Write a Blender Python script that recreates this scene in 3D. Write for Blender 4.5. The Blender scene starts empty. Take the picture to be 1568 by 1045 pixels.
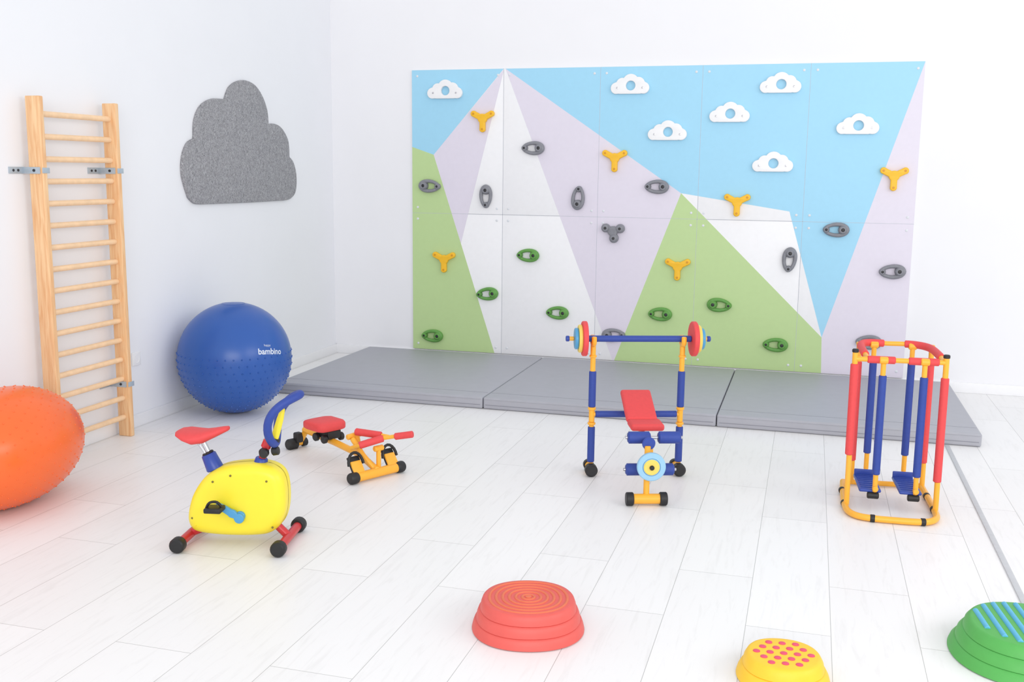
import bpy, bmesh, math, random
from mathutils import Vector, Matrix
random.seed(3)
S=bpy.context.scene
COL=S.collection
# ---------------------------------------------------------------- materials
def lin(c):
    c=c/255.0
    return c/12.92 if c<=0.04045 else ((c+0.055)/1.055)**2.4
def L3(rgb): return (lin(rgb[0]),lin(rgb[1]),lin(rgb[2]),1)
MATS={}
def mat(name,rgb,rough=0.5,var=0.04,scale=30,bump=0.0,metal=0.0,spec=0.5,coat=0.0):
    if name in MATS: return MATS[name]
    m=bpy.data.materials.new(name); m.use_nodes=True
    nt=m.node_tree; b=nt.nodes['Principled BSDF']
    tc=nt.nodes.new('ShaderNodeTexCoord'); n=nt.nodes.new('ShaderNodeTexNoise')
    n.inputs['Scale'].default_value=scale; n.inputs['Detail'].default_value=4
    nt.links.new(tc.outputs['Object'],n.inputs['Vector'])
    r=nt.nodes.new('ShaderNodeValToRGB'); c=L3(rgb)
    r.color_ramp.elements[0].position=.3; r.color_ramp.elements[1].position=.7
    r.color_ramp.elements[0].color=tuple(x*(1-var) for x in c[:3])+(1,)
    r.color_ramp.elements[1].color=tuple(min(1,x*(1+var)) for x in c[:3])+(1,)
    nt.links.new(n.outputs['Fac'],r.inputs['Fac']); nt.links.new(r.outputs['Color'],b.inputs['Base Color'])
    b.inputs['Roughness'].default_value=rough; b.inputs['Metallic'].default_value=metal
    b.inputs['Specular IOR Level'].default_value=spec
    b.inputs['Coat Weight'].default_value=coat
    if bump>0:
        bp=nt.nodes.new('ShaderNodeBump'); bp.inputs['Strength'].default_value=bump; bp.inputs['Distance'].default_value=.002
        n2=nt.nodes.new('ShaderNodeTexNoise'); n2.inputs['Scale'].default_value=scale*8
        nt.links.new(tc.outputs['Object'],n2.inputs['Vector'])
        nt.links.new(n2.outputs['Fac'],bp.inputs['Height']); nt.links.new(bp.outputs['Normal'],b.inputs['Normal'])
    MATS[name]=m; return m
YEL=mat('painted_steel_yellow',(246,178,56),.32,.02)
RED=mat('foam_red',(224,72,74),.6,.03,60,.2)
REDM=mat('painted_steel_red',(200,50,55),.3,.02)
BLU=mat('foam_blue',(42,68,152),.55,.04,60,.2)
BLUP=mat('plastic_blue',(44,70,158),.35,.03)
LBL=mat('plastic_light_blue',(80,156,205),.35,.02)
PBL=mat('plastic_pale_blue',(150,196,226),.45,.02)
BLK=mat('rubber_black',(32,32,34),.5,.1,40)
BYEL=mat('plastic_bright_yellow',(246,226,56),.38,.01)
PYEL=mat('plastic_soft_yellow',(240,210,100),.45,.02)
SIL=mat('chrome',(200,200,205),.2,.02,metal=1)
ZNC=mat('zinc_bracket',(178,190,200),.4,.04,metal=.3)
WHT=mat('painted_white',(240,240,241),.4,.01)
GOLD=mat('hold_yellow',(246,190,36),.4,.02)
GRY=mat('hold_grey',(134,135,142),.5,.08,40,.3)
GRN=mat('hold_green',(98,156,74),.5,.08,40,.3)
DRK=mat('bolt_dark',(45,46,50),.4,.05)
SCR=mat('screw_cap',(222,225,230),.35,.02)
# ---------------------------------------------------------------- helpers
def group(name,loc=(0,0,0),rotz=0):
    e=bpy.data.objects.new(name,None); e.empty_display_size=.1
    e.location=loc; e.rotation_euler=(0,0,rotz); COL.objects.link(e); return e
def mk(name,verts,faces,m,parent=None,smooth=True,loc=None):
    me=bpy.data.meshes.new(name); me.from_pydata([tuple(v) for v in verts],[],faces); me.validate()
    bm=bmesh.new(); bm.from_mesh(me); bmesh.ops.recalc_face_normals(bm,faces=bm.faces); bm.to_mesh(me); bm.free()
    me.materials.append(m)
    for p in me.polygons: p.use_smooth=smooth
    if smooth: me.set_sharp_from_angle(angle=math.radians(40))
    o=bpy.data.objects.new(name,me); COL.objects.link(o)
    if parent: o.parent=parent
    if loc: o.location=loc
    return o
def smoothpts(pts,n=6,closed=False):
    P=[Vector(p) for p in pts]; out=[]; N=len(P)
    for i in range(N if closed else N-1):
        if closed: p0,p1,p2,p3=P[(i-1)%N],P[i],P[(i+1)%N],P[(i+2)%N]
        else: p0,p1,p2,p3=P[max(i-1,0)],P[i],P[i+1],P[min(i+2,N-1)]
        for k in range(n):
            t=k/n
            out.append(.5*((2*p1)+(p2-p0)*t+(2*p0-5*p1+4*p2-p3)*t*t+(3*p1-p0-3*p2+p3)*t**3))
    if not closed: out.append(P[-1])
    return out
def tubegeo(pts,r,seg=16,closed=False,round_end=True):
    P=[Vector(p) for p in pts]; N=len(P)
    R=r if isinstance(r,(list,tuple)) else [r]*N
    if not closed and round_end:
        b=min(R[0]*.25,.004)
        d0=(P[1]-P[0]).normalized(); d1=(P[-1]-P[-2]).normalized()
        P=[P[0],P[0]+d0*b]+P[1:-1]+[P[-1]-d1*b,P[-1]]; R=[R[0]-b,R[0]]+list(R[1:-1])+[R[-1],R[-1]-b]; N=len(P)
    verts=[];faces=[];T=[]
    for i in range(N):
        if closed: t=P[(i+1)%N]-P[(i-1)%N]
        else: t=P[min(i+1,N-1)]-P[max(i-1,0)]
        T.append(t.normalized())
    up=Vector((0,0,1)) if abs(T[0].z)<.9 else Vector((1,0,0))
    nrm=T[0].cross(up).normalized()
    for i in range(N):
        if i: nrm=(nrm-T[i]*nrm.dot(T[i])).normalized()
        bn=T[i].cross(nrm)
        for k in range(seg):
            a=2*math.pi*k/seg
            verts.append(P[i]+(nrm*math.cos(a)+bn*math.sin(a))*R[i])
    for i in range(N if closed else N-1):
        j=(i+1)%N
        for k in range(seg):
            l=(k+1)%seg
            faces.append((i*seg+k,i*seg+l,j*seg+l,j*seg+k))
    if not closed:
        faces.append(tuple(range(seg))[::-1]); faces.append(tuple((N-1)*seg+k for k in range(seg)))
    return verts,faces
def tube(name,pts,r,m,parent,seg=16,closed=False,sm=0):
    if sm: pts=smoothpts(pts,sm,closed)
    v,f=tubegeo(pts,r,seg,closed)
    return mk(name,v,f,m,parent)
def lathe(name,prof,m,parent,origin=(0,0,0),axis='z',seg=40,sq=0.0,sx=1,sy=1):
    """prof: list of (radius,height)"""
    verts=[];faces=[];o=Vector(origin)
    for (r,h) in prof:
        for k in range(seg):
            a=2*math.pi*k/seg
            rr=r*(1+sq*(1-math.cos(4*a))*.5)
            x,y=rr*math.cos(a)*sx,rr*math.sin(a)*sy
            if axis=='z': v=Vector((x,y,h))
            elif axis=='x': v=Vector((h,x,y))
            else: v=Vector((x,h,y))
            verts.append(o+v)
    n=len(prof)
    for i in range(n-1):
        for k in range(seg):
            l=(k+1)%seg
            faces.append((i*seg+k,i*seg+l,(i+1)*seg+l,(i+1)*seg+k))
    faces.append(tuple(range(seg))[::-1]); faces.append(tuple((n-1)*seg+k for k in range(seg)))
    return mk(name,verts,faces,m,parent)
def box(name,c,s,m,parent=None,bev=.004,rot=None,segs=3):
    bm=bmesh.new(); bmesh.ops.create_cube(bm,size=1)
    bmesh.ops.scale(bm,vec=s,verts=bm.verts)
    if bev: bmesh.ops.bevel(bm,geom=bm.edges[:],offset=bev,segments=segs,affect='EDGES',profile=.5)
    if rot: bmesh.ops.rotate(bm,cent=(0,0,0),matrix=rot,verts=bm.verts)
    bmesh.ops.translate(bm,vec=c,verts=bm.verts)
    me=bpy.data.meshes.new(name); bm.to_mesh(me); bm.free(); me.materials.append(m)
    for p in me.polygons: p.use_smooth=True
    me.set_sharp_from_angle(angle=math.radians(35))
    o=bpy.data.objects.new(name,me); COL.objects.link(o)
    if parent: o.parent=parent
    return o
def shape(name,outl,ext,bev,m,parent,plane='xz',origin=(0,0,0),rot=0,res=3):
    """flat outline(s) -> bevelled slab; plane xz faces -y, plane yz faces +x"""
    cu=bpy.data.curves.new(name,'CURVE'); cu.dimensions='2D'; cu.fill_mode='BOTH'
    cu.extrude=max(ext-bev,0.0005); cu.bevel_depth=bev; cu.bevel_resolution=res; cu.offset=-bev
    for pl in outl:
        sp=cu.splines.new('POLY'); sp.points.add(len(pl)-1)
        for i,p in enumerate(pl): sp.points[i].co=(p[0],p[1],0,1)
        sp.use_cyclic_u=True
    ob=bpy.data.objects.new('tmp',cu); COL.objects.link(ob)
    dg=bpy.context.evaluated_depsgraph_get(); dg.update()
    me=bpy.data.meshes.new_from_object(ob.evaluated_get(dg)); bpy.data.objects.remove(ob)
    c,s=math.cos(rot),math.sin(rot); O=Vector(origin)
    for v in me.vertices:
        x,y,z=v.co; x,y=c*x-s*y,s*x+c*y
        if plane=='xz': v.co=O+Vector((x,-z,y))
        elif plane=='yz': v.co=O+Vector((z,x,y))
        else: v.co=O+Vector((x,y,z))
    bm=bmesh.new(); bm.from_mesh(me); bmesh.ops.remove_doubles(bm,verts=bm.verts,dist=1e-5)
    bmesh.ops.recalc_face_normals(bm,faces=bm.faces); bm.to_mesh(me); bm.free()
    me.materials.clear(); me.materials.append(m)
    for p in me.polygons: p.use_smooth=True
    me.set_sharp_from_angle(angle=math.radians(40))
    o=bpy.data.objects.new(name,me); COL.objects.link(o)
    if parent: o.parent=parent
    return o
def loft(name,secs,m,parent,seg=20,p=2.4):
    """secs: (x,halfwidth,ztop,zbot) along local x"""
    v=[];f=[]
    for (x,w,zt,zb) in secs:
        zc=(zt+zb)/2; h=(zt-zb)/2
        for k in range(seg):
            a=2*math.pi*k/seg; ca,sa=math.cos(a),math.sin(a)
            v.append((x,w*math.copysign(abs(ca)**(2/p),ca),zc+h*math.copysign(abs(sa)**(2/p),sa)))
    n=len(secs)
    for i in range(n-1):
        for k in range(seg):
            l=(k+1)%seg; f.append((i*seg+k,i*seg+l,(i+1)*seg+l,(i+1)*seg+k))
    f.append(tuple(range(seg))); f.append(tuple((n-1)*seg+k for k in range(seg)))
    o=mk(name,v,f,m,parent); o.data.set_sharp_from_angle(angle=math.radians(75)); return o
def merge_mesh(geos):
    V=[];F=[]
    for v,f in geos:
        o=len(V); V+=list(v); F+=[tuple(i+o for i in q) for q in f]
    return V,F
# ---------------------------------------------------------------- camera (calibrated from vanishing points)
yaw,pitch,roll=.2809,.1633,-.0109
fw=Vector((-math.sin(yaw)*math.cos(pitch),math.cos(yaw)*math.cos(pitch),-math.sin(pitch)))
r0=Vector((math.cos(yaw),math.sin(yaw),0)); d0=fw.cross(r0)
r2=r0*math.cos(roll)+d0*math.sin(roll); d2=d0*math.cos(roll)-r0*math.sin(roll)
cd=bpy.data.cameras.new('camera'); cam=bpy.data.objects.new('camera',cd); COL.objects.link(cam)
M=Matrix((r2,-d2,-fw)).transposed().to_4x4(); M.translation=Vector((4.1162,-8.4587,1.65)); cam.matrix_world=M
cd.sensor_width=36; cd.lens=36.13; cd.clip_start=.05; S.camera=cam
# ---------------------------------------------------------------- room
def wallmat(name,rgb):
    m=mat(name,rgb,.75,.008,2.5,.05,spec=.2); return m
box('wall_back',(4.0,.05,1.7),(8.2,.1,3.4),wallmat('paint_white',(239,239,242)),bev=0)
box('wall_left',(-.05,-5.0,1.7),(.1,10.0,3.4),wallmat('paint_cool_white',(237,238,242)),bev=0)
fm=bpy.data.materials.new('whitewashed_planks'); fm.use_nodes=True; nt=fm.node_tree; b=nt.nodes['Principled BSDF']
N=nt.nodes.new; Lk=nt.links.new
tc=N('ShaderNodeTexCoord'); mp=N('ShaderNodeMapping'); mp.inputs['Rotation'].default_value=(0,0,math.radians(90)); 
mp.inputs['Location'].default_value=(.35,-4.267+.303*20,0)
Lk(tc.outputs['Object'],mp.inputs['Vector'])
br=N('ShaderNodeTexBrick'); br.offset=.37; br.offset_frequency=2; br.squash=1
br.inputs['Scale'].default_value=1; br.inputs['Brick Width'].default_value=1.28; br.inputs['Row Height'].default_value=.303
br.inputs['Mortar Size'].default_value=.0013; br.inputs['Mortar Smooth'].default_value=.1; br.inputs['Bias'].default_value=0
br.inputs['Color1'].default_value=L3((241,240,240)); br.inputs['Color2'].default_value=L3((236,235,235)); br.inputs['Mortar'].default_value=L3((186,185,184))
Lk(mp.outputs['Vector'],br.inputs['Vector'])
m2=N('ShaderNodeMapping'); m2.inputs['Scale'].default_value=(16,1.6,1); Lk(tc.outputs['Object'],m2.inputs['Vector'])
ns=N('ShaderNodeTexNoise'); ns.inputs['Scale'].default_value=2.2; ns.inputs['Detail'].default_value=8; ns.inputs['Roughness'].default_value=.65; ns.inputs['Distortion'].default_value=.9
Lk(m2.outputs['Vector'],ns.inputs['Vector'])
cr=N('ShaderNodeValToRGB'); cr.color_ramp.elements[0].position=.33; cr.color_ramp.elements[0].color=(.88,.875,.87,1); cr.color_ramp.elements[1].position=.48; cr.color_ramp.elements[1].color=(1,1,1,1)
Lk(ns.outputs['Fac'],cr.inputs['Fac'])
mx=N('ShaderNodeMix'); mx.data_type='RGBA'; mx.blend_type='MULTIPLY'; mx.inputs['Factor'].default_value=.45
Lk(br.outputs['Color'],mx.inputs['A']); Lk(cr.outputs['Color'],mx.inputs['B']); Lk(mx.outputs['Result'],b.inputs['Base Color'])
b.inputs['Roughness'].default_value=.4; b.inputs['Specular IOR Level'].default_value=.35
bp=N('ShaderNodeBump'); bp.inputs['Strength'].default_value=.1; bp.inputs['Distance'].default_value=.001; Lk(ns.outputs['Fac'],bp.inputs['Height']); Lk(bp.outputs['Normal'],b.inputs['Normal'])
box('floor',(4.0,-5.0,-.05),(8.2,10.2,.1),fm,bev=0)
BB=mat('baseboard_white',(240,240,242),.4,.01)
box('baseboard_left',(.008,-5.0,.04),(.016,10.0,.08),BB,bev=.003)
box('baseboard_back',(4.0,-.008,.04),(8.0,.016,.08),BB,bev=.003)
box('trim_1',(5.0,-5.85,.003),(.026,8.2,.006),mat('expansion_strip_grey',(196,198,202),.5),bev=.002)
# ---------------------------------------------------------------- climbing wall
cw=group('climbing_wall',(0,-.002,0))
xL,xR,zB,zM,zT=.765,4.868,.087,1.288,2.497
PW=(xR-xL)/5
PAN=mat('panel_white',(242,242,244),.45,.01)
for i in range(5):
    for j in range(2):
        z0,z1=(zB,zM-.0015) if j==0 else (zM+.0015,zT)
        x0=xL+PW*i+.001; x1=xL+PW*(i+1)-.001
        box('panel_%d'%(i*2+j),((x0+x1)/2,-.009,(z0+z1)/2),(x1-x0,.018,z1-z0),PAN,cw,bev=.0015)
C_SKY=mat('panel_sky',(160,214,240),.45,.01); C_LIL=mat('panel_lilac',(224,218,231),.45,.01)
C_GRN=mat('panel_green',(188,214,152),.45,.01)
ap=(1.588,zT-.002); l1=(.962,1.788); l2=(1.2115,1.033); l3=(1.523,zB); mr=(2.567,zB); g1=(3.09,1.494); g2=(4.243,.376); w1=(3.944,1.365)
regs=[('sky_left',C_SKY,[(xL,zT),(1.585,zT),l1,(xL,1.853)]),
('green_left',C_GRN,[(xL,1.853),l1,l2,l3,(xL,zB)]),
('lilac_left',C_LIL,[ap,l2,l1]),
('lilac_centre',C_LIL,[(1.6,zT),g1,(2.58,zB),mr]),
('sky_right',C_SKY,[(1.6,zT),(xR-.003,zT),g2,w1,g1]),
('green_right',C_GRN,[g1,g2,(4.255,zB),(2.58,zB)]),
('lilac_right',C_LIL,[(xR-.003,zT),(xR,zB),(4.255,zB),g2])]
for n,m,pts in regs:
    v=[(x,-.0184,z) for x,z in pts]; mk('paint_'+n,v,[tuple(range(len(v)))],m,cw,smooth=False)
SEAM=mat('panel_joint',(186,190,200),.6)
for i in range(1,5):
    x=xL+PW*i; box('joint_v_%d'%i,(x,-.0184,(zB+zT)/2),(.0026,.0008,zT-zB),SEAM,cw,bev=0)
box('joint_h',((xL+xR)/2,-.0184,zM),(xR-xL,.0008,.0026),SEAM,cw,bev=0)
k=0
for i in range(5):
    for z0,z1 in ((zB,zM),(zM,zT)):
        for dx in (.05,PW-.05):
            for z in (z0+.05,z1-.05):
                lathe('screw_%d'%k,[(.010,-.0184),(.010,-.0205),(.007,-.0225),(.0001,-.023)],SCR,cw,(xL+PW*i+dx,0,z),'y',14); k+=1
FY=-.0185
def polar(shapes,n=96,zmin=None,cx=0,cy=0):
    out=[]
    for k in range(n):
        a=2*math.pi*k/n; dx,dy=math.cos(a),math.sin(a); best=.001
        for (x,y,r) in shapes:
            b=dx*(x-cx)+dy*(y-cy); c=(x-cx)**2+(y-cy)**2-r*r; D=b*b-c
            if D>0: best=max(best,b+math.sqrt(D))
        px,py=cx+dx*best,cy+dy*best
        if zmin is not None and py<zmin:
            t=(zmin-cy)/dy; px,py=cx+dx*t,zmin
        out.append((px,py))
    return out
circ=lambda cx,cy,r,n=28:[(cx+r*math.cos(-2*math.pi*k/n),cy+r*math.sin(-2*math.pi*k/n)) for k in range(n)]
cl=polar([(-.108,-.032,.046),(-.06,.0,.05),(.008,.014,.066),(.07,.004,.052),(.112,-.03,.047),(-.05,-.04,.05),(0,-.03,.06),(.06,-.03,.055)],120,-.077)
WC=mat('cloud_hold_white',(240,240,241),.35,.01)
for i,(x,z) in enumerate([(1.069,2.334),(2.650,2.357),(3.824,2.353),(3.446,2.132),(2.962,1.991),(3.795,1.749),(4.411,2.039)]):
    shape('cloud_hold_%d'%i,[cl,circ(.008,-.012,.038)],.016,.005,WC,cw,origin=(x,FY-.016,z))
    for sx in (-.1,.105): lathe('cloud_bolt_%d'%i,[(.008,0),(.008,-.003),(.001,-.004)],SIL,cw,(x+sx,FY-.032,z-.03),'y',12)
def ypoly():
    out=[]
    for k in range(120):
        a=2*math.pi*k/120; best=.040
        for arm,ln in ((math.radians(27),.112),(math.radians(153),.112),(math.radians(270),.112)):
            dlt=(a-arm+math.pi)%(2*math.pi)-math.pi
            if abs(dlt)<1.3:
                cand=.024/max(abs(math.sin(dlt)),1e-4); cand=min(cand,ln)
                b=math.cos(dlt)*(ln-.025); D=b*b-((ln-.025)**2-.026**2)
                if D>0: cand=b+math.sqrt(D)
                elif cand>ln-.02: cand=ln-.02
                best=max(best,cand)
        out.append((best*math.cos(a),best*math.sin(a)))
    return out
yp=ypoly()
for i,(x,z) in enumerate([(1.408,2.09),(2.543,1.77),(3.538,1.43),(4.70,1.65),(1.063,.89),(3.086,.90)]):
    shape('y_hold_%d'%i,[yp],.018,.008,GOLD,cw,origin=(x,FY-.018,z))
    for a in (27,153,270):
        lathe('y_bolt_%d'%i,[(.009,0),(.009,-.003),(.001,-.0035)],mat('bolt_gold',(215,150,20),.4),cw,(x+.088*math.cos(math.radians(a)),FY-.036,z+.088*math.sin(math.radians(a))),'y',12)
def hold(i,x,z,m,rot):
    geos=[]
    c,s=math.cos(rot),math.sin(rot)
    R=lambda a,b:(x+c*a-s*b, z+s*a+c*b)
    pts=[]; rr=[]
    for k in range(32):
        a=2*math.pi*k/32; px,pz=R(.080*math.cos(a)+.0,.042*math.sin(a)*(1+.12*math.cos(a)))
        pts.append((px,FY-.02,pz)); rr.append(.019+.003*math.cos(a)-.004*abs(math.sin(a)))
    geos.append(tubegeo(pts,rr,12,True))
    def dome(u,w,r,h):
        v=[];f=[];n=18;q=[(r,0),(r*.98,h*.5),(r*.85,h*.85),(r*.6,h),(r*.42,h),(r*.36,h*.8)]
        for (a,b) in q:
            for k in range(n):
                t=2*math.pi*k/n; px,pz=R(u+a*math.cos(t),w+a*math.sin(t)); v.append((px,FY-b,pz))
        for j in range(len(q)-1):
            for k in range(n):
                l=(k+1)%n; f.append((j*n+k,j*n+l,(j+1)*n+l,(j+1)*n+k))
        f.append(tuple((len(q)-1)*n+k for k in range(n)))
        return v,f
    geos.append(dome(.052,0,.036,.05)); geos.append(dome(-.072,0,.026,.044))
    V,F=merge_mesh(geos); o=mk('oval_hold_%d'%i,V,F,m,cw)
    for u,r in ((.052,.013),(-.072,.009)):
        px,pz=R(u,0); lathe('hold_bolt_%d'%i,[(r,0),(r,-.042+ (0.004 if u<0 else 0)),(r*.6,-.043+(0.004 if u<0 else 0))],DRK,cw,(px,FY,pz),'y',14)
gs=[(.931,1.521,3.1),(1.441,1.44,1.57),(1.85,1.847,0),(2.244,1.443,-1.65),(2.893,1.543,0),(4.301,1.231,0),(3.964,.985,1.5),(4.735,.920,.05),(4.598,.36,0),(2.572,.306,3.2)]
for i,(x,z,r) in enumerate(gs): hold(i,x,z,GRY,r)
for i,(x,z,r) in enumerate([(1.818,.951,0),(1.459,.606,.1),(2.084,.471,0),(.953,.212,0),(2.955,.502,0),(3.435,.60,3.1),(3.889,.298,0)]): hold(20+i,x,z,GRN,r)
gx,gz=2.543,1.175
tri=polar([(-.058,.025,.036),(.062,.022,.038),(.012,-.058,.038),(0,0,.042)],90)
shape('tri_hold',[tri],.022,.012,GRY,cw,origin=(gx,FY-.022,gz))
for a,b in ((-.058,.025),(.062,.022),(.012,-.058)):
    lathe('tri_knob',[(.03,0),(.028,-.012),(.02,-.018),(.012,-.018)],GRY,cw,(gx+a,FY-.04,gz+b),'y',18)
    lathe('tri_bolt',[(.012,0),(.012,-.0195),(.006,-.0197)],DRK,cw,(gx+a,FY-.04,gz+b),'y',14)
# ---------------------------------------------------------------- mats
MT=mat('vinyl_grey',(170,171,179),.5,.02,12,.15); MS=mat('vinyl_seam',(132,133,143),.6)
for i in range(3):
    x0=.349+1.618*i; g=group('gym_mat',(x0+.809,-.89,0))
    box('mat_body',(0,0,.0425),(1.612,1.69,.083),MT,g,bev=.012,segs=4)
    box('stitch_front',(0,-.845+.16,.0842),(1.59,.004,.001),MS,g,bev=0)
    tube('piping',[(-.797,-.8455,.072),(.797,-.8455,.072)],.0035,MT,g,8)
    box('zip_line',(0,-.8455,.030),(1.58,.002,.003),MS,g,bev=0)
# ---------------------------------------------------------------- felt cloud on left wall
fe=bpy.data.materials.new('grey_felt'); fe.use_nodes=True; nt=fe.node_tree; b=nt.nodes['Principled BSDF']
tc=nt.nodes.new('ShaderNodeTexCoord'); mpp=nt.nodes.new('ShaderNodeMapping'); mpp.inputs['Scale'].default_value=(1,1.6,1); n1=nt.nodes.new('ShaderNodeTexNoise')
n1.inputs['Scale'].default_value=45; n1.inputs['Detail'].default_value=9; n1.inputs['Roughness'].default_value=.8; n1.inputs['Distortion'].default_value=2
r=nt.nodes.new('ShaderNodeValToRGB'); r.color_ramp.elements[0].position=.40; r.color_ramp.elements[0].color=L3((112,112,116)); r.color_ramp.elements[1].position=.60; r.color_ramp.elements[1].color=L3((182,182,186))
nt.links.new(tc.outputs['Object'],mpp.inputs['Vector']); nt.links.new(mpp.outputs['Vector'],n1.inputs['Vector']); nt.links.new(n1.outputs['Fac'],r.inputs['Fac']); nt.links.new(r.outputs['Color'],b.inputs['Base Color']); b.inputs['Roughness'].default_value=.95
bq=nt.nodes.new('ShaderNodeBump'); bq.inputs['Strength'].default_value=.5; bq.inputs['Distance'].default_value=.003; nt.links.new(n1.outputs['Fac'],bq.inputs['Height']); nt.links.new(bq.outputs['Normal'],b.inputs['Normal'])
segs=[[(-2.262,1.45),(-2.325,1.60),(-2.312,1.73),(-2.25,1.82),(-2.169,1.853)],
[(-2.169,1.853),(-2.150,1.98),(-2.07,2.08),(-1.93,2.135),(-1.763,2.143)],
[(-1.763,2.143),(-1.70,2.23),(-1.60,2.28),(-1.48,2.30),(-1.34,2.275),(-1.235,2.20),(-1.17,2.10),(-1.156,1.996)],
[(-1.156,1.996),(-1.06,2.003),(-.95,1.975),(-.86,1.90),(-.835,1.83),(-.833,1.752)],
[(-.833,1.752),(-.77,1.71),(-.728,1.63),(-.722,1.54),(-.75,1.46),(-.83,1.415),(-.93,1.403)],
[(-.93,1.403),(-1.5,1.400),(-2.12,1.403)],[(-2.12,1.403),(-2.20,1.412),(-2.262,1.45)]]
ol=[]
for s_ in segs:
    q=smoothpts([(a,b_,0) for a,b_ in s_],5); ol+=[(v.x,v.y) for v in q[:-1]]
shape('felt_cloud_wall_panel',[ol],.012,.005,fe,None,'yz',(.0115,0,0))
# ---------------------------------------------------------------- wall bars
WD=bpy.data.materials.new('pine_wood'); WD.use_nodes=True; nt=WD.node_tree; b=nt.nodes['Principled BSDF']
tc=nt.nodes.new('ShaderNodeTexCoord'); mpp=nt.nodes.new('ShaderNodeMapping'); mpp.inputs['Scale'].default_value=(30,30,2.5); n1=nt.nodes.new('ShaderNodeTexNoise'); n1.inputs['Scale'].default_value=1.5; n1.inputs['Detail'].default_value=5; n1.inputs['Distortion'].default_value=1.2
r=nt.nodes.new('ShaderNodeValToRGB'); r.color_ramp.elements[0].position=.3; r.color_ramp.elements[0].color=L3((226,170,118)); r.color_ramp.elements[1].position=.65; r.color_ramp.elements[1].color=L3((242,203,156))
nt.links.new(tc.outputs['Object'],mpp.inputs['Vector']); nt.links.new(mpp.outputs['Vector'],n1.inputs['Vector']); nt.links.new(n1.outputs['Fac'],r.inputs['Fac']); nt.links.new(r.outputs['Color'],b.inputs['Base Color']); b.inputs['Roughness'].default_value=.42
WR=mat('rung_wood',(242,206,166),.4,.06,25)
wb=group('wall_bars',(0,0,0))
for n,y in (('post_far',-3.14),('post_near',-3.767)):
    box(n,(.088,y,1.012),(.09,.036,2.024),WD,wb,bev=.006)
for i in range(16):
    z=1.932-i*.1206
    tube('rung_%d'%i,[(.088,-3.752,z),(.088,-3.155,z)],.0165,WR,wb,14)
for y in (-3.767,-3.14):
    for z in (1.63,.33):
        box('bracket_wall_plate',(.003,y-.06,z),(.005,.12,.036),ZNC,wb,bev=.001)
        box('bracket_arm',(.06,y-.0205,z),(.115,.004,.036),ZNC,wb,bev=.001)
        box('bracket_front',(.1345,y+.005,z),(.003,.055,.03),ZNC,wb,bev=.001)
        for dy in (-.09,-.055): lathe('bracket_screw',[(.007,0),(.007,.003),(.003,.005)],DRK,wb,(.0055,y+dy,z),'x',12)
        lathe('bracket_bolt',[(.008,0),(.007,-.005),(.003,-.006)],DRK,wb,(.08,y-.0225,z),'y',12)
so=group('wall_socket',(0,-2.90,.44))
box('plate',(.005,0,0),(.01,.085,.085),WHT,so,bev=.003)
lathe('well',[(.028,.0),(.028,.0115),(.025,.0115),(.022,.006)],WHT,so,(0,0,0),'x',24)
for dy in (-.01,.01): lathe('hole',[(.003,0),(.003,.008),(.002,.008)],DRK,so,(0,dy,0),'x',8)
# ---------------------------------------------------------------- balls
def ico_nub(V,F,p,n,r,h,seg=6):
    n=n.normalized(); a=n.cross(Vector((0,0,1)));
    if a.length<.01: a=Vector((1,0,0))
    a.normalize(); b=n.cross(a); o=len(V)
    for (rr,hh) in ((r,-.002),(r*.75,h*.6),(r*.35,h)):
        for k in range(seg):
            t=2*math.pi*k/seg; V.append(p+n*hh+(a*math.cos(t)+b*math.sin(t))*rr)
    for j in range(2):
        for k in range(seg):
            l=(k+1)%seg; F.append((o+j*seg+k,o+j*seg+l,o+(j+1)*seg+l,o+(j+1)*seg+k))
    F.append(tuple(o+2*seg+k for k in range(seg)))
def ellipsoid(A,B,C,seg=64,rings=40,fn=None):
    V=[];F=[]
    for i in range(1,rings):
        th=math.pi*i/rings
        for k in range(seg):
            ph=2*math.pi*k/seg; V.append(Vector((A*math.sin(th)*math.cos(ph),B*math.sin(th)*math.sin(ph),C*math.cos(th))))
    for i in range(rings-2):
        for k in range(seg):
            l=(k+1)%seg; F.append((i*seg+k,(i+1)*seg+k,(i+1)*seg+l,i*seg+l))
    t=len(V); V.append(Vector((0,0,C))); V.append(Vector((0,0,-C)))
    for k in range(seg):
        l=(k+1)%seg; F.append((t,k,l)); F.append((t+1,(rings-2)*seg+l,(rings-2)*seg+k))
    return V,F
BB_=mat('ball_vinyl_blue',(40,88,168),.3,.02,5)
R=.379; ball=group('spiky_gym_ball',(.389,-2.355,R))
V,F=ellipsoid(R,R,R)
mk('ball_skin',V,F,BB_,ball)
V=[];F=[]
for lat in range(-63,8,7):
    la=math.radians(lat); n=max(8,int(46*math.cos(la)))
    for k in range(n):
        a=2*math.pi*(k+.5*((lat//7)%2))/n; nv=Vector((math.cos(la)*math.cos(a),math.cos(la)*math.sin(a),math.sin(la)))
        ico_nub(V,F,nv*R,nv,.006,.006)
mk('nubs',V,F,BB_,ball)
tube('valve_ring',[(R*math.cos(math.radians(78))*math.cos(a*.314),R*math.cos(math.radians(78))*math.sin(a*.314),R*math.sin(math.radians(78))) for a in range(20)],.0015,BB_,ball,6,True)
tocam=(Vector((4.1162,-8.4587,1.65))-Vector((.388,-2.345,R))).normalized()
rt=Vector((0,0,1)).cross(tocam).normalized(); upv=tocam.cross(rt)
PRT=mat('ball_print',(215,224,240),.4)
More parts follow.
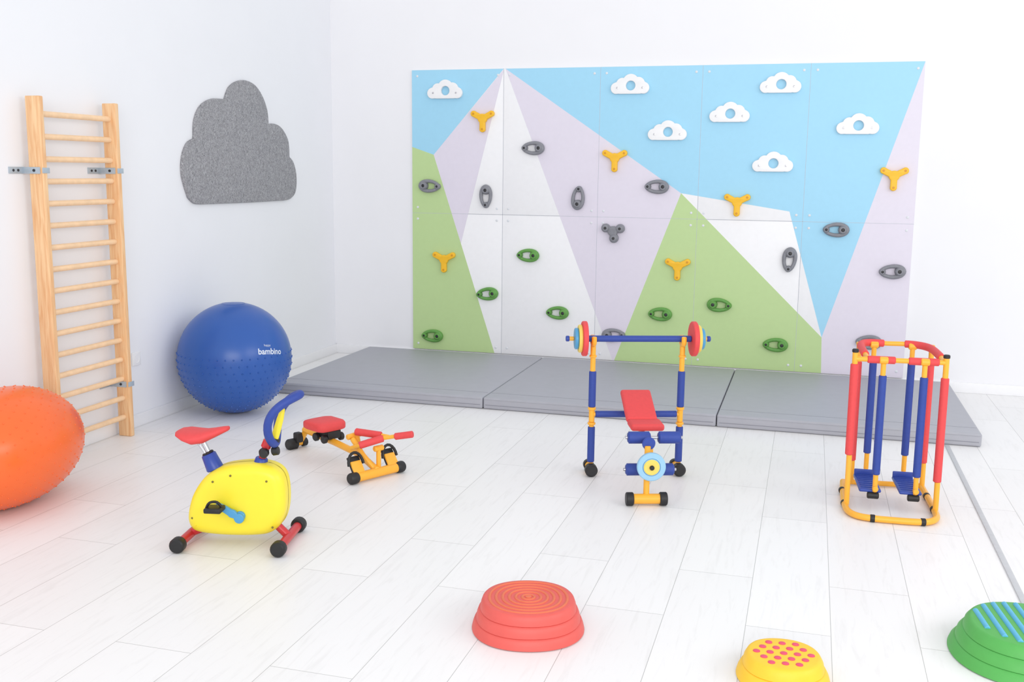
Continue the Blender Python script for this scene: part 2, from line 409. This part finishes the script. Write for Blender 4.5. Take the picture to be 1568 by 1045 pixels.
def lettering(body,size,side,upk,off):
    tx=bpy.data.curves.new('t','FONT'); tx.body=body; tx.size=size; tx.align_x='CENTER'; tx.align_y='CENTER'; tx.offset=off
    to=bpy.data.objects.new('t',tx); COL.objects.link(to); dg=bpy.context.evaluated_depsgraph_get(); dg.update()
    me=bpy.data.meshes.new_from_object(to.evaluated_get(dg)); bpy.data.objects.remove(to)
    nd=(tocam*.79+rt*side+upv*upk).normalized(); ex=(Vector((0,0,1)).cross(nd)).normalized(); ey=nd.cross(ex)
    ex,ey=(ex*.985-ey*.12).normalized(),(ey*.985+ex*.12).normalized()
    bm=bmesh.new(); bm.from_mesh(me); bmesh.ops.triangulate(bm,faces=bm.faces); bm.to_mesh(me); bm.free()
    for v in me.vertices:
        q=nd*R+ex*v.co.x+ey*v.co.y; v.co=q.normalized()*(R+.0015)
    me.materials.clear(); me.materials.append(PRT)
    o=bpy.data.objects.new('lettering',me); COL.objects.link(o); o.parent=ball
lettering('bambino',.056,.60,.08,.0012); lettering('happy',.022,.53,.185,0)
# orange roll
OR=mat('ball_vinyl_orange',(244,108,46),.27,.02,5)
RL=.44
pg=group('spiky_therapy_roll',(.395,-4.03-RL,.296))
def pr(t): return .292*math.sqrt(max(0,1-abs(t)**2.1))
V=[];F=[];n=60;seg=56
rs=[]
for i in range(n+1):
    t=math.sin(math.pi*(i/n-.5)); rs.append((t*RL,max(pr(t),.002)))
for (y,r_) in rs:
    for k in range(seg):
        a=2*math.pi*k/seg; V.append(Vector((r_*math.cos(a),y,r_*math.sin(a))))
for i in range(n):
    for k in range(seg):
        l=(k+1)%seg; F.append((i*seg+k,i*seg+l,(i+1)*seg+l,(i+1)*seg+k))
po=mk('roll_skin',V,F,OR,pg); po.data.set_sharp_from_angle(angle=math.radians(85))
V=[];F=[]
for i in range(-10,11):
    y=i*.041; r_=pr(y/RL)
    if r_<.06: continue
    dr=(pr((y+.005)/RL)-pr((y-.005)/RL))/.01
    m_=max(8,int(r_*2*math.pi/.055))
    for k in range(m_):
        a=2*math.pi*(k+.5*(i%2))/m_; nv=Vector((math.cos(a),-dr,math.sin(a))); ico_nub(V,F,Vector((r_*math.cos(a),y,r_*math.sin(a))),nv,.005,.0035)
mk('nubs',V,F,OR,pg)
# ---------------------------------------------------------------- exercise bike
bk=group('kids_exercise_bike',(1.478,-4.629,0),math.atan2(.204,.979))
ol=[(22,108),(31,165),(55,226),(103,292),(164,335),(240,357),(359,367),(442,350),(485,299),(493,193),(473,108),(425,58),(349,40),(198,35),(77,44),(36,66)]
q=smoothpts([((a+30*(1-a/493))/1000,b_/1000+.012,0) for a,b_ in ol],5,True)
shape('fairing',[[(v.x,v.y) for v in reversed(q)]],.075,.045,BYEL,bk,'xz',(0,0,0),res=6)
shape('fairing_rim',[[(v.x,v.y) for v in reversed(q)]],.006,.002,mat('yellow_rim',(232,208,40),.4),bk,'xz',(0,0,0))
for (x,z) in ((.08,.13),(.18,.30),(.42,.31),(.44,.10),(.26,.33)):
    lathe('fairing_screw',[(.005,0),(.005,-.003),(.002,-.004)],mat('screw_brown',(120,110,40),.4),bk,(x,-.0745 if .1<x<.43 else -.07,z),'y',10)
def foot(nm,x,y0,y1,g,z=.034,r=.02,rc=.034,m=REDM,cap=.05):
    tube(nm,[(x,y0+.01,z),(x,y1-.01,z)],r,m,g)
    for a,b_ in ((y0,y0+cap),(y1-cap,y1)):
        tube(nm+'_cap',[(x,a,z),(x,a+cap*.2,z),(x,b_-cap*.2,z),(x,b_,z)],[rc*.92,rc,rc,rc*.92],BLK,g,20)
        for kk in range(10):
            aa=2*math.pi*kk/10; tube(nm+'_cap_rib',[(x+rc*.97*math.cos(aa),a+cap*.2,z+.0+rc*.97*math.sin(aa)),(x+rc*.97*math.cos(aa),b_-cap*.2,z+rc*.97*math.sin(aa))],.0012,BLK,g,6)
foot('rear_foot',.043,-.175,.165,bk); foot('front_foot',.489,-.175,.185,bk)
tube('rear_strut',[(.043,0,.036),(.13,0,.075)],.018,REDM,bk); tube('front_strut',[(.489,0,.036),(.435,0,.09)],.018,REDM,bk)
loft('saddle',[(.002,.03,.507,.497),(.014,.062,.513,.488),(.045,.084,.516,.470),(.085,.088,.513,.454),(.125,.07,.514,.458),(.168,.045,.522,.480),(.207,.03,.530,.500),(.230,.018,.533,.512),(.236,.008,.530,.518)],RED,bk)
tube('seat_post',[(.110,0,.47),(.155,0,.375)],.011,SIL,bk)
tube('seat_spring',[(.092,-.02,.465),(.125,-.012,.41),(.155,-.01,.38)],.005,SIL,bk,8)
tube('seat_collar',[(.136,0,.405),(.166,0,.335)],[.032,.038],BLUP,bk)
tube('seat_collar_ring',[(.132,0,.413),(.137,0,.403)],.026,BLK,bk)
tube('stem_base',[(.368,0,.352),(.378,0,.395)],[.034,.027],BLUP,bk)
tube('stem',[(.378,0,.39),(.405,0,.46)],.015,REDM,bk)
tube('stem_clamp',[(.388,-.025,.425),(.388,.028,.425)],.017,BLK,bk)
tube('tension_knob',[(.40,-.05,.425),(.40,-.02,.425)],.02,BLK,bk)
tube('tension_knob_rear',[(.425,0,.425),(.455,0,.43)],.02,BLK,bk)
tube('stem_red_clamp',[(.395,0,.44),(.41,0,.475)],.022,REDM,bk)
c0=Vector((.472,0,.585)); ax=Vector((.46,0,.89)).normalized(); nx=Vector((ax.z,0,-ax.x))
pts=[]
for k in range(40):
    a=2*math.pi*k/40; p=c0+ax*(.125*math.cos(a))+Vector((0,1,0))*(.085*math.sin(a))+nx*(.028*(math.cos(2*a)+.0))
    pts.append(p)
tube('handlebar_loop',pts,.0185,BLU,bk,14,True)
lp=[c0+ax*(-.125+.16*t)+nx*(.02-.03*t) for t in (0,.3,.7,1)]
tube('handle_spine',lp,[.016,.017,.015,.01],BYEL,bk)
tube('handle_joint',[c0-ax*.135+nx*.02,c0-ax*.10+nx*.02],.022,BLK,bk)
CX=.045
tube('crank_hub',[(.255+CX,-.09,.150),(.255+CX,-.06,.150)],.022,LBL,bk)
shape('crank_arm',[polar([(0,0,.022),(-.085,.055,.018),(-.03,.02,.019),(-.055,.036,.018)],50)],.008,.003,LBL,bk,origin=(.255+CX,-.095,.145))
box('pedal',(.165+CX,-.145,.200),(.075,.07,.022),BLK,bk,bev=.006)
tube('pedal_axle',[(.17+CX,-.09,.200),(.17+CX,-.15,.200)],.008,SIL,bk)
tube('pedal_strap',smoothpts([(.13+CX,-.15,.203),(.15+CX,-.16,.233),(.18+CX,-.15,.233),(.2+CX,-.14,.203)],4),.006,BLK,bk,8)
shape('crank_arm_far',[polar([(0,0,.022),(.085,-.055,.018),(.03,-.02,.019),(.055,-.036,.018)],50)],.008,.003,LBL,bk,origin=(.255+CX,.095,.145))
box('pedal_far',(.34+CX,.145,.09),(.075,.07,.022),BLK,bk,bev=.006)
# ---------------------------------------------------------------- rower
rw=group('kids_rowing_machine',(1.215,-3.09,0),math.atan2(-.47,.88))
tube('rear_bar',[(.0,-.02,.03),(.0,.07,.03)],.018,YEL,rw)
tube('rear_cap',[(0,-.045,.03),(0,-.035,.03),(0,.02,.03)],[.029,.033,.033],BLK,rw)
tube('rear_cap',[(0,.055,.03),(0,.09,.03)],.026,BLK,rw)
tube('rear_leg',[(.0,.05,.04),(.05,.05,.10),(.09,.045,.12)],.018,YEL,rw,sm=4)
box('rear_block',(.02,.02,.07),(.05,.045,.06),BLK,rw,bev=.01)
tube('rail',[(.05,.045,.12),(.40,.01,.115),(.66,-.01,.10),(.82,-.016,.045)],.019,YEL,rw)
loft('seat_pad',[(.225,.075,.224,.188),(.235,.088,.232,.182),(.27,.096,.238,.18),(.375,.096,.238,.18),(.40,.088,.232,.182),(.41,.075,.224,.188)],RED,rw,28,5)
box('seat_carriage',(.33,.02,.155),(.12,.09,.05),BLK,rw,bev=.008)
for yy in (-.04,.075):
    for xx in (.29,.37): tube('carriage_wheel',[(xx,yy-.012,.135),(xx,yy+.012,.135)],.024,BLK,rw)
tube('mast',[(.66,-.01,.10),(.64,-.02,.215)],.018,YEL,rw)
tube('mast_cross',[(.64,-.08,.205),(.64,.05,.215)],.016,YEL,rw)
tube('mast_brace',[(.66,-.06,.20),(.74,-.05,.12),(.80,-.02,.05)],.015,YEL,rw)
foot('front_bar',.817,-.20,.17,rw,.032,.026,.031,YEL,.055)
tube('arm_left_foam',[(.653,-.031,.232),(.80,.03,.228)],.02,RED,rw)
tube('arm_left_tip',[(.80,.03,.228),(.845,.045,.226)],.011,YEL,rw)
tube('arm_right_base',[(.70,-.10,.16),(.773,-.087,.19)],.012,YEL,rw)
tube('arm_right_foam',[(.76,-.09,.185),(.83,.02,.220)],.02,RED,rw)
tube('arm_right_bar',[(.82,.01,.218),(.89,.06,.235)],.011,YEL,rw)
tube('arm_right_grip',[(.885,.055,.233),(.97,.111,.252)],.019,RED,rw)
tube('arm_pivot',[(.80,-.02,.16),(.80,.04,.16)],.016,YEL,rw); tube('arm_pivot_post',[(.80,.01,.05),(.80,.01,.165)],.013,YEL,rw)
for yy in (-.13,.10):
    box('foot_plate',(.795,yy,.075),(.02,.07,.08),YEL,rw,bev=.006,rot=Matrix.Rotation(math.radians(-35),3,'Y'))
    box('foot_tread',(.778,yy,.09),(.014,.075,.095),BLK,rw,bev=.004,rot=Matrix.Rotation(math.radians(-35),3,'Y'))
    tube('foot_strap',[(.785-.02*math.sin(a*math.pi/10),yy+.048*math.cos(a*math.pi/10),.09+.065*math.sin(a*math.pi/10)) for a in range(11)],.008,BLK,rw,10)
# ---------------------------------------------------------------- weight bench (local y = away from camera)
wbn=group('kids_weight_bench',(3.249,-2.984,0),math.atan2(.327,.945))
BZ=.764
for sx in (-1,1):
    x=.244*sx
    tube('post_low',[(x,0,.05),(x,0,.30)],.014,YEL,wbn)
    tube('post_low_foam',[(x,0,.075),(x,0,.275)],.020,BLU,wbn)
    tube('post_collar',[(x,0,.30),(x,0,.375)],.016,YEL,wbn)
    tube('collar_ring',[(x,0,.285),(x,0,.30)],.022,YEL,wbn); tube('collar_ring_top',[(x,0,.368),(x,0,.385)],.022,YEL,wbn)
    tube('post_mid_foam',[(x,0,.385),(x,0,.585)],.020,BLU,wbn)
    tube('post_top',[(x,0,.37),(x,0,BZ-.03)],.0145,YEL,wbn)
    tube('post_top_ring',[(x,0,.66),(x,0,.675)],.02,YEL,wbn)
    tube('cradle',[(x-.0,.03,BZ+.015),(x,.028,BZ-.02),(x,.0,BZ-.033),(x,-.03,BZ-.02),(x,-.034,BZ+.015)],.014,YEL,wbn,sm=5)
    tube('foot_tube',[(x,.09,.034),(x,-.03,.034)],.022,YEL,wbn)
    tube('foot_cap_front',[(x,-.055,.036),(x,-.045,.036),(x,-.005,.036)],[.029,.035,.035],BLK,wbn,20)
    tube('foot_cap_back',[(x,.07,.034),(x,.10,.034),(x,.11,.034)],[.03,.03,.026],BLK,wbn,20)
    for (s0,s1,rr,mm) in ((.285,.312,.095,RED),(.312,.332,.076,PYEL),(.332,.352,.058,LBL)):
        lathe('plate',[(.015,s0*sx),(rr-.004,s0*sx),(rr,(s0+.004)*sx),(rr,(s1-.004)*sx),(rr-.004,s1*sx),(.015,s1*sx)],mm,wbn,(.005,-.002,BZ),'x',40)
    tube('bar_pin',[(.35*sx,-.002,BZ),(.39*sx,-.002,BZ)],.012,YEL,wbn)
    tube('bar_end',[(.375*sx,-.002,BZ),(.395*sx,-.002,BZ)],.016,BLUP,wbn)
tube('barbell_bar',[(-.29,-.002,BZ),(.29,-.002,BZ)],.0175,BLU,wbn)
tube('cross_bar',[(-.244,0,.345),(.244,0,.345)],.012,YEL,wbn)
for a,b_ in ((-.225,-.04),(.04,.225)): tube('cross_foam',[(a,0,.345),(b_,0,.345)],.018,BLU,wbn)
th=math.atan2(.105,.23)
box('backrest_pad',(-.004,-.09,.412),(.165,.26,.035),RED,wbn,bev=.014,rot=Matrix.Rotation(th,3,'X'),segs=5)
box('seat_pad',(0.006,-.265,.350),(.175,.14,.038),RED,wbn,bev=.015,segs=5)
tube('back_strut',[(0,.0,.345),(0,-.05,.39)],.013,YEL,wbn)
tube('main_beam',[(0,0,.32),(-.01,-.30,.30),(-.022,-.49,.28)],.016,YEL,wbn)
tube('front_post',[(-.024,-.50,.30),(-.028,-.52,.05)],.0155,YEL,wbn)
tube('lever',[(-.0,-.44,.305),(-.0,-.47,.16)],.014,YEL,wbn)
def roller(nm,x0,x1,y,z,r):
    xm=.5*(x0+x1)
    tube(nm+'_rod',[(x0-.012,y,z),(x1+.012,y,z)],.008,SIL,wbn,10)
    for a,b_ in ((x0,xm-.02),(xm+.02,x1)): tube(nm,[(a,y,z),(a+.006,y,z),(b_-.006,y,z),(b_,y,z)],[r*.85,r,r,r*.85],BLU,wbn,24)
roller('upper_roller',-.115,.155,-.43,.325,.031); roller('lower_roller',-.125,.122,-.455,.165,.031)
lathe('hinge_disc',[(.01,.02),(.03,.018),(.034,.008),(.03,0),(.01,0)],BLUP,wbn,(-.018,-.50,.31),'y',24)
PX=-.012
lathe('front_plate',[(.02,.015),(.068,.015),(.072,.011),(.072,-.006),(.068,-.010),(.046,-.010),(.044,-.005),(.042,-.010),(.02,-.010)],PBL,wbn,(PX,-.548,.205),'y',48)
lathe('front_plate_core',[(.038,.0),(.040,-.012),(.036,-.016),(.015,-.016)],PYEL,wbn,(PX,-.548,.205),'y',36)
lathe('front_plate_hub',[(.012,0),(.012,-.024),(.009,-.028)],BLK,wbn,(PX,-.548,.205),'y',20)
FX=-.028
tube('front_foot',[(FX-.09,-.53,.034),(FX+.09,-.53,.034)],.026,YEL,wbn,20)
for a,b_ in ((-.104,-.066),(.066,.104)): tube('front_foot_cap',[(FX+a,-.53,.034),(FX+b_,-.53,.034)],.034,BLK,wbn,20)
# ---------------------------------------------------------------- air walker
aw=group('kids_air_walker',(4.565,-3.22,0),math.radians(4))
zb=.018
tube('base_frame',[(-.18,.42,zb),(-.200,.2,zb),(-.21,0,zb),(-.198,-.11,zb),(-.14,-.17,zb),(0,-.185,zb),(.14,-.175,zb),(.2,-.11,zb),(.215,0,zb),(.22,.2,zb),(.222,.44,zb)],.016,YEL,aw,sm=5)
tube('base_rear',[(-.18,.42,zb),(.222,.44,zb)],.014,YEL,aw)
for x in (-.1,.13): tube('base_clip',[(x-.013,-.178,zb),(x+.013,-.178,zb)],.0185,BLK,aw)
for x,y in ((-.2,.25),(-.21,.03),(.219,.25),(.215,.03)): tube('base_foot',[(x,y-.014,zb),(x,y+.014,zb)],.0182,BLK,aw)
ups=[(-.208,0,.80,.28,.74),(-.142,.42,.77,.14,.68),(.212,0,.79,.17,.69),(.218,.42,.77,.15,.68)]
for i,(x,y,zt,f0,f1) in enumerate(ups):
    tube('upright_%d'%i,[(x+.004,y,.02),(x,y,zt)],.0135,YEL,aw)
    tube('upright_foam_%d'%i,[(x+.001,y,f0),(x,y,f1)],.0195,RED,aw)
    tube('upright_cap_%d'%i,[(x,y,zt-.005),(x,y,zt+.014)],.016,BLK if i in (0,2) else YEL,aw)
tube('front_cross',[(-.208,0,.765),(.212,0,.765)],.0125,YEL,aw)
for a,b_ in ((-.15,-.02),(.04,.18)): tube('front_cross_foam',[(a,0,.765),(b_,0,.765)],.0185,RED,aw)
hb=smoothpts([(-.145,.03,.765),(-.150,.15,.775),(-.145,.33,.782),(-.10,.41,.784),(0,.42,.782),(.12,.41,.784),(.19,.33,.782),(.205,.15,.775),(.205,.02,.765)],6)
tube('rear_handle',hb,.0125,YEL,aw)
tube('rear_handle_foam',hb[4:24],.0195,RED,aw); tube('rear_handle_foam_2',hb[28:45],.0195,RED,aw)
for i,x in enumerate((-.075,.115)):
    for j,(y,z0) in enumerate(((-.01,.10),(.40,.10))):
        xx=x+.006*j
        tube('swing_arm_%d%d'%(i,j),[(xx,y,z0),(xx,y,.75 if j==0 else .77)],.0125,YEL,aw)
        tube('swing_foam_%d%d'%(i,j),[(xx,y,.19),(xx,y,.69)],.019,BLU,aw)
        tube('swing_pivot_%d%d'%(i,j),[(xx-.02,y,.765 if j==0 else .775),(xx+.02,y,.765 if j==0 else .775)],.0175,YEL,aw)
    tube('pedal_rail_%d'%i,[(x,-.01,.085),(x,.40,.085)],.012,YEL,aw)
    px=x-.022
    box('footplate_%d'%i,(px,.12,.105),(.105,.27,.016),BLUP,aw,bev=.007)
    for k in range(7): box('tread_%d'%k,(px,.02+k*.035,.114),(.085,.006,.005),BLU,aw,bev=.001)
    box('footplate_rim_%d'%i,(px,.245,.12),(.10,.014,.045),BLUP,aw,bev=.005)
    tube('bumper_%d'%i,[(x-.035,-.01,.082),(x+.02,-.01,.082)],.017,BLK,aw)
    tube('pivot_knob_%d'%i,[(x,-.035,.12),(x,-.005,.12)],.014,YEL,aw)
# ---------------------------------------------------------------- stepping stones
def stone(nm,loc,R,h,m,tiers,rt,rotz=0,sq=.03,sy=1.0):
    g=group(nm,loc,rotz); prof=[(R*.93,0),(R,.004)]
    n=tiers
    for i in range(n):
        z1=h*(i+1)/n; a=R-(R-rt)*i/n; b_=R-(R-rt)*(i+1)/n
        if i: prof+= [(a-.001,h*i/n+.002)]
        prof+=[(a-(a-b_)*.25,h*i/n+(z1-h*i/n)*.5),(b_+.006,z1-.006)]
        if i<n-1: prof+=[(b_+.002,z1-.001),(b_-.004,z1+.0005)]
    prof+=[(rt+.002,h-.002),(rt-.006,h),(rt*.5,h),(.001,h)]
    lathe('body',prof,m,g,seg=96,sq=sq,sy=sy); return g
SR=mat('stone_red',(222,92,84),.5,.03,25,.15); SRT=mat('stone_red_ribs',(222,112,78),.55,.03)
g=stone('stepping_stone',(3.20,-5.03,0),.206,.118,SR,3,.162,.3,.03,.98)
for i in range(6):
    r_=.022+i*.024
    tube('rib_%d'%i,[((r_*(1+.015*(1-math.cos(4*a*math.pi/36))))*math.cos(a*math.pi/36),r_*.98*(1+.015*(1-math.cos(4*a*math.pi/36)))*math.sin(a*math.pi/36),.1155) for a in range(72)],.0065,SRT,g,8,True)
lathe('centre_boss',[(.012,.117),(.011,.121),(.001,.1225)],SRT,g,seg=20)
SY=mat('stone_yellow',(248,200,48),.5,.03,25,.15); PK=mat('stone_pink_dots',(222,78,110),.5,.03)
g=stone('stepping_stone',(4.107,-5.14,0),.152,.085,SY,2,.114,.1)
k=0
for iy in range(-3,4):
    for ix in range(-3,4):
        x=(ix+.5*(iy%2))*.044; y=iy*.037
        if math.hypot(x,y)<.098:
            lathe('dot_%d'%k,[(.0125,.083),(.0115,.087),(.008,.0885),(.001,.089)],PK,g,(x,y,0),seg=18); k+=1
SG=mat('stone_green',(84,172,82),.5,.03,25,.15); SB=mat('stone_blue_ribs',(90,178,215),.5,.03)
g=stone('stepping_stone',(4.925,-4.735,0),.262,.12,SG,3,.195,.0,.03)
for i in range(-4,5):
    x=i*.040; hl=math.sqrt(max(.001,.178**2-x*x))
    tube('bar_rib_%d'%i,[(x+hl*.12,-hl*.99,.1175),(x-hl*.12,hl*.99,.1175)],.0105,SB,g,12)
# ---------------------------------------------------------------- light
w=bpy.data.worlds.new('daylight'); S.world=w; w.use_nodes=True
w.node_tree.nodes['Background'].inputs[0].default_value=(.965,.978,1,1); w.node_tree.nodes['Background'].inputs[1].default_value=.96
def area(nm,loc,target,sx,sy,e,c=(1,1,1)):
    l=bpy.data.lights.new(nm,'AREA'); l.shape='RECTANGLE'; l.size=sx; l.size_y=sy; l.energy=e; l.color=c
    o=bpy.data.objects.new(nm,l); COL.objects.link(o); o.location=loc
    o.rotation_euler=(Vector(target)-Vector(loc)).to_track_quat('-Z','Y').to_euler(); return o
area('window_light_rear',(5.0,-11.0,2.6),(3.0,0,1.0),5,2.2,190,(1,.99,.97))
area('window_light_side',(8.6,-6.0,3.0),(2.5,-2.5,.5),4,2.0,90,(1,1,1))
S.view_settings.view_transform='Standard'
